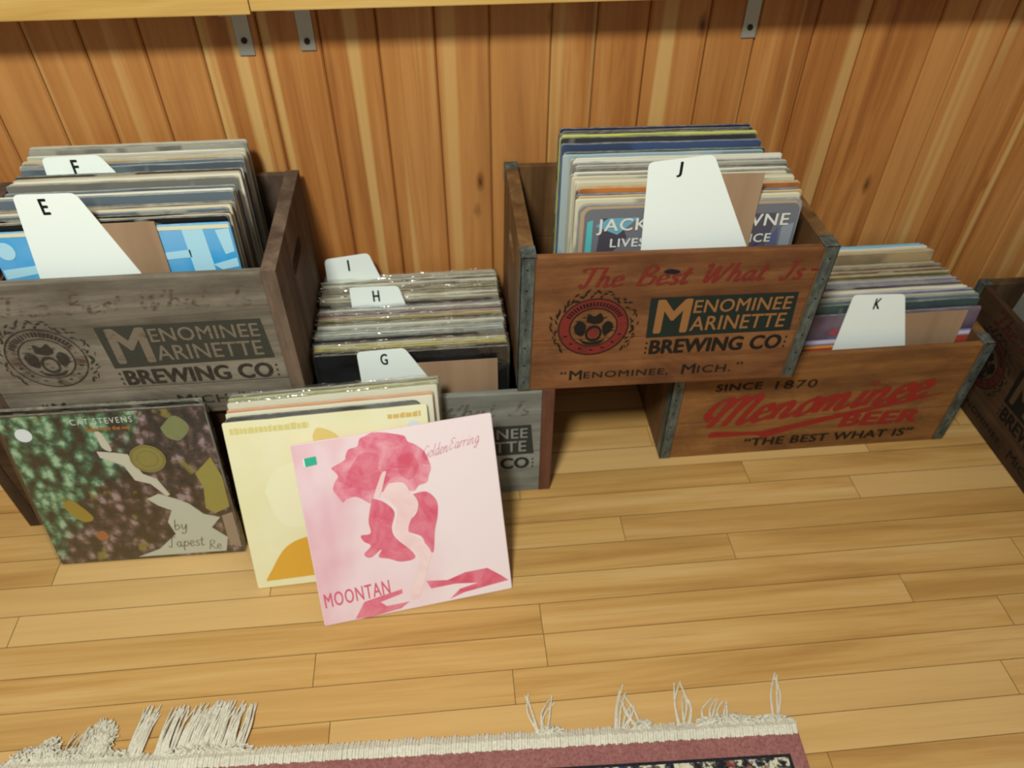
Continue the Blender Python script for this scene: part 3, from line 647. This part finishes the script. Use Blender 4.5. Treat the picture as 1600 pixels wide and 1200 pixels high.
# --- the long crate
kfr = record(I4, (.622, -.1920, BT), LE, '#4b2f4a', 'dark purple record sleeve with a red and white streak, behind the K divider', GK, .321, .004, .297, face=M_plain)
def streak(r):
    y = -.0004; 
    for pts, c in (([(.002, 0.218), (.319, 0.226), (.319, 0.250), (.002, 0.243)], '#8a86b4'), ([(.002, 0.234), (.319, 0.238), (.319, 0.246), (.002, 0.242)], '#cfcadb'), ([(.002, 0.216), (.319, 0.222), (.319, 0.236), (.002, 0.231)], '#b5472f'), ([(.002, 0.224), (.09, 0.226), (.09, 0.231), (.002, 0.230)], '#e0a04a')):
        mb = MB(); poly(mb, pts, y); y -= .0002; mb.build('cover_band', flat('band_'+c[1:], c, .4), r)
    mb = MB(); smooth_poly(mb, [(.045, .258), (.055, .270), (.064, .261), (.058, .252), (.050, .254)], y); mb.build('cover_spot', flat('rose_spot', '#9b4a58', .4), r)
streak(kfr)
seqK = [('teal', 4, 1, 8), ('blue-grey', 4, 1, 10), ('pale yellow', 4, .5, 10), ('pale grey', 4, .5, 8), ('lavender', 4, 14, 4), ('off-white', 4.5, .5, 4), ('off-white', 4.5, .5, 4), ('cream', 4, .5, 3), ('dark grey', 4, .5), ('violet-grey', 4, 5, 3), ('mid grey', 4, .5, 2), ('lavender', 4, .5, 2), ('mid grey', 4, .5, 2), ('pale grey', 4, .5), ('brown', 4, .5),
 ('olive', 4, 3, 3), ('tan', 4, .5, 2), ('brown', 4, .5, 2), ('olive', 4, .5, 3), ('tan', 4, .5, 2), ('brown', 4, .5, 1), ('mid grey', 4, .5), ('olive', 4, .5, 2), ('tan', 4, .5), ('black', 4, .5)]
row(I4, .6215, .602, -.1860, -.0520, BT, LE, seqK, 'behind the K divider in the long crate', GK, .320, .320, .305, seed=15, jit=.004)
seqK2 = [('tan', 4.5, 3, 8), ('tan', 4, .5, 8), ('cream', 4, .5, 7), ('off-white', 4, .5, 6), ('sky blue', 4.5, .6, 9), ('sky blue', 4.5, .5, 9)]
row(I4, .606, .588, -.0480, -.0140, BT, LE, seqK2, 'of the tan and sky blue group in the long crate', GK, .320, .320, .311, seed=16)

# --- the crate at the right edge (its rows run the other way)
RR = R_M
seqR = [('mid grey', 4, 0), ('pale yellow', 4, .5), ('cream', 4, .5), ('pale yellow', 4, .5), ('tan', 4, .5), ('off-white', 4, .5), ('cream', 4, .5), ('pale grey', 4, .5)]
row(RR, .060, .066, .030, .070, BT, .09, seqR, 'from the front in the crate at the right edge', 'records in the crate at the right edge', .316, .316, .313, seed=20)

# ------------------------------------------------------------------ records leaning in front
GL1 = 'records leaning against the crates'
PX = (-.7148, 0.0)
def leaning(x, y, yaw_, tilt, col, label, w_=.315, t=.004, h=.315, clear=False, face=None, rad=.003, group=GL1):
    return record(I4, (x, y, t*math.sin(tilt)), tilt, col, label, group, w_, t, h, yaw_, clear, face, rad)
leaning(-.7190, -.3390, -.005, .165, '#5d5040', 'brown record sleeve leaning on the dark crate, rearmost behind the waterfall record', h=.316)
leaning(-.7165, -.3475, -.005, .175, '#1c1a18', 'black record sleeve with rounded corners just behind the waterfall record', h=.3185, rad=.012)
cat_r = leaning(-.7140, -.3590, -.005, .190, '#38352f', 'dark green forest and waterfall record sleeve leaning at the left', clear=.0018, face=None, t=.0045)
def forest():
    m, nt, b = new_mat('forest_print')
    n1 = noise(nt, coords(nt, (14, 14, 14)), 1., 6., .7, .6); n2 = noise(nt, coords(nt, (40, 40, 40)), 1., 5., .7)
    vo = nt.nodes.new('ShaderNodeTexVoronoi'); vo.feature = 'F1'; vo.inputs['Scale'].default_value = 1.; nt.links.new(coords(nt, (70, 70, 42)), vo.inputs['Vector'])
    lf = nt.nodes.new('ShaderNodeMath'); lf.operation = 'MULTIPLY_ADD'; nt.links.new(vo.outputs['Distance'], lf.inputs[0]); lf.inputs[1].default_value = -.45; ad0 = nt.nodes.new('ShaderNodeMath'); ad0.operation = 'ADD'; nt.links.new(n2, ad0.inputs[0]); ad0.inputs[1].default_value = .2; nt.links.new(ad0.outputs[0], lf.inputs[2])
    g = ramp(nt, lf.outputs[0], [(.3, lin('#101c18')), (.44, lin('#2b5440')), (.54, lin('#5a8f70')), (.64, lin('#a3c0a0'))])
    d = ramp(nt, lf.outputs[0], [(.3, lin('#15110f')), (.46, lin('#352a2b')), (.56, lin('#6a5250')), (.66, lin('#9c8a90'))])
    tc = nt.nodes.new('ShaderNodeTexCoord'); sp = nt.nodes.new('ShaderNodeSeparateXYZ'); nt.links.new(tc.outputs['Object'], sp.inputs[0])
    a = nt.nodes.new('ShaderNodeMath'); a.operation = 'MULTIPLY_ADD'; nt.links.new(sp.outputs['X'], a.inputs[0]); a.inputs[1].default_value = -3.2; a.inputs[2].default_value = .45
    a2 = nt.nodes.new('ShaderNodeMath'); a2.operation = 'MULTIPLY_ADD'; nt.links.new(sp.outputs['Z'], a2.inputs[0]); a2.inputs[1].default_value = 2.2; nt.links.new(a.outputs[0], a2.inputs[2])
    a3 = nt.nodes.new('ShaderNodeMath'); a3.operation = 'ADD'; nt.links.new(n1, a3.inputs[0]); nt.links.new(a2.outputs[0], a3.inputs[1])
    col = mixc(nt, d, g, ramp(nt, a3.outputs[0], [(.92, (0,0,0)), (1.0, (1,1,1))]))
    n5 = noise(nt, coords(nt, (22, 22, 18), off=None), 1., 3.)
    col = mixc(nt, col, lin('#8a7f3c'), ramp(nt, n5, [(.63, (0,0,0)), (.68, (.8,)*3)]))
    nt.links.new(col, b.inputs['Base Color']); b.inputs['Roughness'].default_value = .4; return m
def waterfall(r):
    S = .315; y = -.0004; U = lambda L: [(a*S, b*S) for a, b in L]
    mb = MB(); poly(mb, U([(.006, .006), (.994, .006), (.994, .992), (.006, .992)]), y); mb.build('cover_picture', forest(), r)
    def sh(L, col, k, nm, sm=True):
        m_ = MB(); (smooth_poly if sm else poly)(m_, U(L), y-.0002*k); return m_.build(nm, flat('cover_'+col[1:], col, .45), r)
    sh([(.44, .88), (.47, .87), (.49, .76), (.45, .78)], '#c9c4b6', 1, 'stream_print')
    sh([(.415, .76), (.50, .745), (.56, .73), (.57, .68), (.60, .60), (.66, .56), (.70, .45), (.68, .44), (.62, .53), (.55, .56), (.52, .66), (.42, .72)], '#cbc8ba', 1, 'stream_print', False)
    sh([(.575, .43), (.64, .46), (.72, .42), (.78, .38), (.84, .30), (.92, .27), (.86, .20), (.93, .12), (.90, .02), (.42, .02), (.55, .07), (.66, .17), (.64, .26), (.68, .34), (.62, .38)], '#c3c6b8', 1, 'stream_print', False)
    sh([(.86, .58), (.96, .68), (.99, .55), (.985, .34), (.90, .30), (.86, .34), (.88, .48)], '#9b9247', 2, 'rock_print', False)
    sh([(.14, .43), (.20, .45), (.27, .33), (.22, .30), (.17, .35)], '#9a8430', 2, 'leaf_print'); sh([(.76, .88), (.84, .95), (.90, .88), (.84, .80), (.78, .82)], '#7d8455', 2, 'leaf_print')
    sh([(.93, .28), (.99, .30), (.99, .04), (.93, .08)], '#9c8878', 2, 'rock_print', False); sh([(.24, .21), (.29, .23), (.31, .18), (.26, .16)], '#a2643e', 2, 'leaf_print')
    mb = MB(); disc(mb, .650*S, .695*S, .088*S, .088*S, y-.001); mb.build('gold_sticker', flat('gold_sticker_paper', '#8d8443', .45), r)
    mb = MB(); disc(mb, .650*S, .695*S, .080*S, .080*S, y-.0012, 0, 40, .95); disc(mb, .650*S, .695*S, .052*S, .052*S, y-.0012, 0, 40, .94); mb.build('sticker_ring', flat('sticker_ink', '#6d652f', .5), r)
    mb = MB(); disc(mb, .105*S, .885*S, .040*S, .040*S, y-.001); mb.build('price_sticker', flat('white_sticker', '#dfe6ee', .5), r)
    mb = MB(); place2d(mb, text2d('CAT STEVENS', .0, 0, 1.25), .345*S, .928*S, .640*S, .962*S, y-.001); mb.build('title_lettering', flat('pale_title', '#d5d9cf', .5), r)
    mb = MB(); place2d(mb, text2d('View from the top', .03), .40*S, .880*S, .620*S, .912*S, y-.001); mb.build('subtitle_lettering', flat('orange_title', '#b8702c', .5), r)
    mb = MB(); place2d(mb, script2d('by', .05, .5, .15, .8), .665*S, .170*S, .735*S, .275*S, y-.001); place2d(mb, script2d('Tapest', .05, .5, .15, .8), .60*S, .045*S, .80*S, .150*S, y-.001); place2d(mb, script2d('Re', .05, .5, .15, .8), .815*S, .040*S, .885*S, .110*S, y-.001)
    mb.build('handwriting', flat('pen_ink', '#4b4a48', .5), r)
waterfall(cat_r)
pile = [(-.3560, -.3530, .182, '#8f8d80', .325, .0040, .324, True, 'grey plastic wrapped record sleeve at the very back of the leaning pile'),
 (-.3575, -.3650, .197, '#b3b47e', .325, .0040, .324, True, 'greenish plastic wrapped record sleeve, second from the back of the leaning pile'),
 (-.3580, -.3770, .213, '#dedcc8', .324, .0050, .322, True, 'thick glossy white record sleeve in the middle of the leaning pile'),
 (-.3590, -.3925, .243, '#c58a5e', .319, .0035, .317, False, 'record sleeve with an orange tinted edge in the leaning pile'),
 (-.3600, -.4065, .272, '#d8d4bd', .319, .0035, .317, False, 'cream record sleeve between the orange edged one and the black one'),
 (-.3630, -.4207, .303, '#1d1b19', .303, .0035, .316, False, 'black record sleeve with a rounded corner, right behind the pale yellow one')]
for x, y, tl, col, w_, t, h, cl, lab in pile:
    leaning(x, y, .045, tl, col, lab, w_, t, h, cl, M_plain, .012 if 'rounded' in lab else .003)
yel = leaning(-.3649, -.4392, .0450, .3453, '#e6e0b4', 'pale yellow record sleeve with an orange curve, behind the pink one', t=.004, face=M_plain)
def yellow_print(r):
    S = .315; y = -.0004; U = lambda L: [(a*S, b*S) for a, b in L]
    def sh(L, col, k, nm, sm=True):
        m_ = MB(); (smooth_poly if sm else poly)(m_, U(L), y-.0002*k); m_.build(nm, flat('yellow_'+nm, col, .45), r)
    sh([(.05, .045), (.09, .11), (.19, .25), (.33, .30), (.50, .25), (.55, .06), (.30, .05)], '#d9a53c', 1, 'orange_curve'); sh([(.42, .885), (.45, .93), (.52, .90), (.56, .84), (.50, .82), (.43, .84)], '#ddc67c', 1, 'orange_bud')
    sh([(.14, .60), (.22, .72), (.40, .74), (.44, .50), (.30, .36), (.18, .42)], '#ebe7c4', 1, 'pale_shape')
    mb = MB(); place2d(mb, text2d('nnmnnnm mnnnnm', .05), .03*S, .945*S, .39*S, .985*S, y) if False else None
    rr = random.Random(3)
    for a, b, v0, v1, col, nm in ((.03, .41, .935, .972, '#d8ca82', 'title_band'), (.80, .965, .94, .972, '#d6b468', 'label_band')):
        m_ = MB(); x = a
        while x < b: wd = rr.uniform(.012, .03); poly(m_, U([(x, v0), (min(x+wd, b), v0), (min(x+wd, b), v1-rr.uniform(0, .01)), (x, v1-rr.uniform(0, .01))]), y); x += wd+.005
        m_.build(nm, flat('yellow_'+nm, col, .5), r)
    mb = MB(); disc(mb, .925*S, .888*S, .032*S, .032*S, y-.0006); mb.build('round_sticker', flat('round_sticker_paper', '#d3dbe4', .5), r)
yellow_print(yel)
pink = leaning(-.2459, -.5201, .134, .5096, '#ecd0d6', 'large pale pink record sleeve with a hot pink painted design, frontmost on the floor', t=.0035, face=M_plain)
def pink_print(r):
    S = .315; y = -.0004; U = lambda L: [(a*S, b*S) for a, b in L]
    def wash(name, col, col2):
        m, nt, b = new_mat(name); n = noise(nt, coords(nt, (26, 26, 26)), 1., 5., .65, .8)
        nt.links.new(ramp(nt, n, [(.35, lin(col)), (.65, lin(col2))]), b.inputs['Base Color']); b.inputs['Roughness'].default_value = .42; return m
    hot = wash('hot_pink_wash', '#d75f7b', '#e8a0ae'); deep = wash('deep_pink_wash', '#d4566f', '#df8294')
    m, nt, b = new_mat('pale_pink_print'); n = noise(nt, coords(nt, (9, 9, 6)), 1., 3., .5); tc = nt.nodes.new('ShaderNodeTexCoord'); sp = nt.nodes.new('ShaderNodeSeparateXYZ'); nt.links.new(tc.outputs['Object'], sp.inputs[0])
    a = nt.nodes.new('ShaderNodeMath'); a.operation = 'MULTIPLY_ADD'; nt.links.new(sp.outputs['X'], a.inputs[0]); a.inputs[1].default_value = -2.4; nt.links.new(n, a.inputs[2])
    nt.links.new(ramp(nt, a.outputs[0], [(.05, lin('#ecdade')), (.32, lin('#e9cdd4')), (.55, lin('#dfaab8'))]), b.inputs['Base Color']); b.inputs['Roughness'].default_value = .42
    mb = MB(); poly(mb, U([(.004, .004), (.996, .004), (.996, .996), (.004, .996)]), y+.0002); mb.build('cover_field', m, r)
    # a loose painted bloom on a pale curving stem
    mb = MB(); rr = random.Random(8); L = []
    base = [(.36, .985), (.45, .99), (.55, .955), (.60, .90), (.645, .84), (.66, .76), (.63, .69), (.56, .655), (.50, .70), (.45, .655), (.37, .68), (.33, .63), (.26, .68), (.20, .66), (.165, .735), (.20, .80), (.175, .85), (.25, .885), (.27, .93), (.32, .945)]
    for i, p in enumerate(base):
        q = base[(i+1) % len(base)]; L.append(p); m_ = ((p[0]+q[0])/2+rr.uniform(-.012, .012), (p[1]+q[1])/2+rr.uniform(-.012, .012)); L.append(m_)
    smooth_poly(mb, U(L), y, 0, 4); mb.build('bloom_print', hot, r)
    mb = MB(); smooth_poly(mb, U([(.27, .84), (.33, .90), (.41, .88), (.40, .80), (.45, .74), (.36, .70), (.28, .72), (.23, .76)]), y-.0002); smooth_poly(mb, U([(.50, .84), (.57, .86), (.60, .78), (.55, .72), (.50, .76)]), y-.0002); mb.build('bloom_shade', deep, r)
    mb = MB(); smooth_poly(mb, U([(.345, .655), (.40, .625), (.445, .56), (.42, .48), (.43, .42), (.50, .33), (.51, .285), (.44, .28), (.38, .31), (.33, .33), (.35, .37), (.29, .335), (.26, .36), (.30, .40), (.27, .43), (.26, .465), (.31, .47), (.31, .54)]), y)
    smooth_poly(mb, U([(.55, .64), (.62, .64), (.665, .58), (.66, .50), (.635, .42), (.61, .30), (.58, .34), (.56, .40), (.50, .44), (.49, .48), (.55, .53), (.57, .59)]), y)
    mb.build('leaf_print', deep, r)
    mb = MB(); smooth_poly(mb, U([(.44, .72), (.40, .665), (.44, .61), (.46, .56), (.43, .45), (.48, .36), (.53, .30), (.52, .22), (.47, .12), (.46, .06), (.50, .06), (.53, .12), (.58, .24), (.60, .30), (.56, .38), (.50, .44), (.53, .52), (.57, .58), (.54, .65), (.51, .71)]), y-.0004); smooth_poly(mb, U([(.355, .665), (.41, .775), (.435, .785), (.425, .755), (.385, .66)]), y-.0008); mb.build('stem_print', wash('pale_stem', '#e9c3c6', '#efd3d2'), r)
    mb = MB(); poly(mb, U([(.16, .008), (.22, .095), (.42, .125), (.42, .100), (.30, .075), (.33, .045), (.45, .045), (.40, .015), (.24, .002)]), y)
    poly(mb, U([(.55, .145), (.66, .125), (.76, .150), (.88, .150), (.95, .090), (.985, .055), (.86, .045), (.74, .035), (.66, .012), (.72, .060), (.82, .075), (.70, .095), (.57, .095)]), y); mb.build('ground_print', deep, r)
    mb = MB(); place2d(mb, text2d('MOONTAN', .012, 0, 1.12), .022*S, .100*S, .360*S, .182*S, y-.0003, 0, .012*S); mb.build('title_lettering', flat('title_pink', '#d2607a', .5), r)
    mb = MB(); place2d(mb, script2d('Golden', .05, .6, .4, .5), .625*S, .790*S, .760*S, .880*S, y-.0003, 0, .018*S); place2d(mb, script2d('Earring', .05, .6, .4, .5), .765*S, .815*S, .925*S, .900*S, y-.0003, 0, .018*S); mb.build('script_lettering', flat('script_red', '#c9667a', .5), r)
    mb = MB(); poly(mb, U([(.055, .878), (.112, .882), (.112, .925), (.055, .922)]), y-.0004); mb.build('green_price_sticker', flat('green_sticker', '#35ad8d', .5), r)
    mb = MB(); poly(mb, U([(.048, .880), (.056, .878), (.056, .922), (.048, .921)]), y-.0003); mb.build('sticker_remnant', flat('sticker_white', '#e4e8e6', .5), r)
pink_print(pink)

# ------------------------------------------------------------------ rug
def rug():
    M = T((.4640, -.7400, 0)) @ Matrix.Rotation(-.036, 4, 'Z')
    r = empty('fringed_rug', M, 'dusty pink bordered rug with a cream knotted fringe, at the bottom of the photo', 'rug')
    def pile_mat(name, a, b_):
        m, nt, b = new_mat(name); n = noise(nt, coords(nt, (220, 220, 220)), 1., 4., .7); n2 = noise(nt, coords(nt, (14, 14, 14)), 1., 3.)
        col = mixc(nt, ramp(nt, n, [(.3, lin(a)), (.7, lin(b_))]), lin(a), ramp(nt, n2, [(.4, (0,0,0)), (.8, (.5,)*3)]))
        nt.links.new(col, b.inputs['Base Color']); b.inputs['Roughness'].default_value = .95; b.inputs['Specular IOR Level'].default_value = .05; bump(nt, b, n, .7, .003); return m
    pinkm = pile_mat('pink_pile', '#7f4f4f', '#a87570')
    def field_mat():
        m, nt, b = new_mat('patterned_pile'); vo = nt.nodes.new('ShaderNodeTexVoronoi'); vo.inputs['Scale'].default_value = 1.; nt.links.new(coords(nt, (95, 60, 60)), vo.inputs['Vector'])
        n = noise(nt, coords(nt, (75, 75, 75)), 1., 3., .6); col = ramp(nt, n, [(.40, lin('#26262a')), (.46, lin('#4c4a46')), (.53, lin('#c3bda6')), (.66, lin('#d2ccb6'))])
        sp = nt.nodes.new('ShaderNodeSeparateColor'); nt.links.new(vo.outputs['Color'], sp.inputs[0])
        col = mixc(nt, col, lin('#2f3566'), ramp(nt, sp.outputs[0], [(.83, (0,0,0)), (.86, (.9,)*3)])); col = mixc(nt, col, lin('#7d3f3c'), ramp(nt, sp.outputs[1], [(.88, (0,0,0)), (.9, (.8,)*3)]))
        nt.links.new(col, b.inputs['Base Color']); b.inputs['Roughness'].default_value = .95; b.inputs['Specular IOR Level'].default_value = .05; bump(nt, b, n, .5, .003); return m
    L, Wd, h = 1.35, .75, .006; e = .030
    mb = MB(); mb.cbox(-L, -Wd, .0005, 0, -.016, h, .002); mb.build('pink_border', pinkm, r)
    mb = MB(); mb.box(-L+.03, -Wd+.03, h-.001, -.0225, -.0465, h+.0006); mb.build('dark_outline', pile_mat('dark_pile', '#1f1f22', '#34333a'), r)
    mb = MB(); mb.box(-L+.035, -Wd+.035, h-.001, -.0275, -.0510, h+.0012); mb.build('patterned_field', field_mat(), r)
    cream = pile_mat('cream_cotton', '#c6c1b0', '#e8e3d4'); rr = random.Random(21)
    mb = MB()
    x = -L
    while x < -.002:      # corded binding: short upright stitches
        wd = rr.uniform(.0035, .0055); y1 = .004+rr.uniform(-.001, .003); y0 = -.018+rr.uniform(-.0015, .001)
        mb.tube([(x, y0, .004), (x+.0008, (y0+y1)/2, .0085), (x+.0015, y1, .003)], wd*.62, wd*.5, 6); x += wd*.85
    mb.build('corded_binding', cream, r)
    def tassel(x, n, reach, spread, lean, bunch=0., rad=.0013, root=.012, wav=.006):
        mb = MB()
        for i in range(n):
            f = (i+.5)/n-.5; xr = x+f*root*2+rr.uniform(-.002, .002); xt = x+lean+f*spread*2+rr.uniform(-.004, .004); rc = reach*rr.uniform(.82, 1.05)
            mid = ((xr+xt)/2+rr.uniform(-wav, wav) - f*bunch, .002+rc*.5, .004+rr.uniform(.0, .005))
            P = [(xr, -.001, .004), mid, (xt, rc, .0018+rr.uniform(0, .002))]
            C = [catmull([p[:2] for p in P], 4), catmull([(p[0], p[2]) for p in P], 4)]
            mb.tube([(a[0], a[1], max(rad, b[1])) for a, b in zip(*C)], rad*1.25, rad*.8, 5)
        mb.build('tassel', cream, r)
    def tuft(x, n, reach, spread):      # matted, felted clump
        mb = MB()
        for i in range(n):
            a = rr.uniform(-1, 1); x0 = x+a*spread*1.2; P = [(x0, -.002, .004)]
            for k in range(1, 6):
                t = k/5; P.append((x+a*spread*(1-.25*math.sin(3*t))+rr.uniform(-.006, .006), reach*t*rr.uniform(.85, 1.)*math.sqrt(max(.05, 1-a*a*.75)), .003+.010*math.sin(math.pi*t)*rr.random()))
            mb.tube(P, .0016, .0012, 5)
        mb.build('tassel', cream, r)
    X = lambda wx: wx-.4640
    tuft(X(-.652), 40, .026, .030); tuft(X(-.628), 46, .040, .018); tassel(X(-.600), 7, .045, .012, .012, rad=.0007); tuft(X(-.560), 90, .062, .026); tuft(X(-.585), 40, .022, .030)
    tassel(X(-.505), 26, .075, .012, .012, .010, root=.010); tassel(X(-.462), 24, .072, .012, .010, .004, root=.012); tassel(X(-.436), 22, .074, .010, .018, root=.011)
    tassel(X(-.410), 26, .078, .012, .018, root=.013); tassel(X(-.382), 20, .076, .014, .012, root=.013); tassel(X(-.358), 14, .073, .010, .008, root=.010)
    tuft(X(-.53), 30, .016, .03); tuft(X(-.40), 50, .018, .07)
    for x, reach, ln in ((-.118+.2+.0, .060, -.010), (.092, .058, .016), (.196, .066, .018), (.206, .040, .02), (.232, .052, -.02), (.292, .068, .012), (.300, .050, .008), (.335, .040, .02), (.355, .036, .016), (.435, .075, .022)):
        tassel(X(x), 3, reach, .004, ln, 0., .0014, .005, .011)
    tuft(X(.100), 18, .014, .018); tuft(X(.235), 16, .016, .02); tuft(X(.36), 44, .018, .045); tuft(X(.43), 24, .013, .03)
rug()
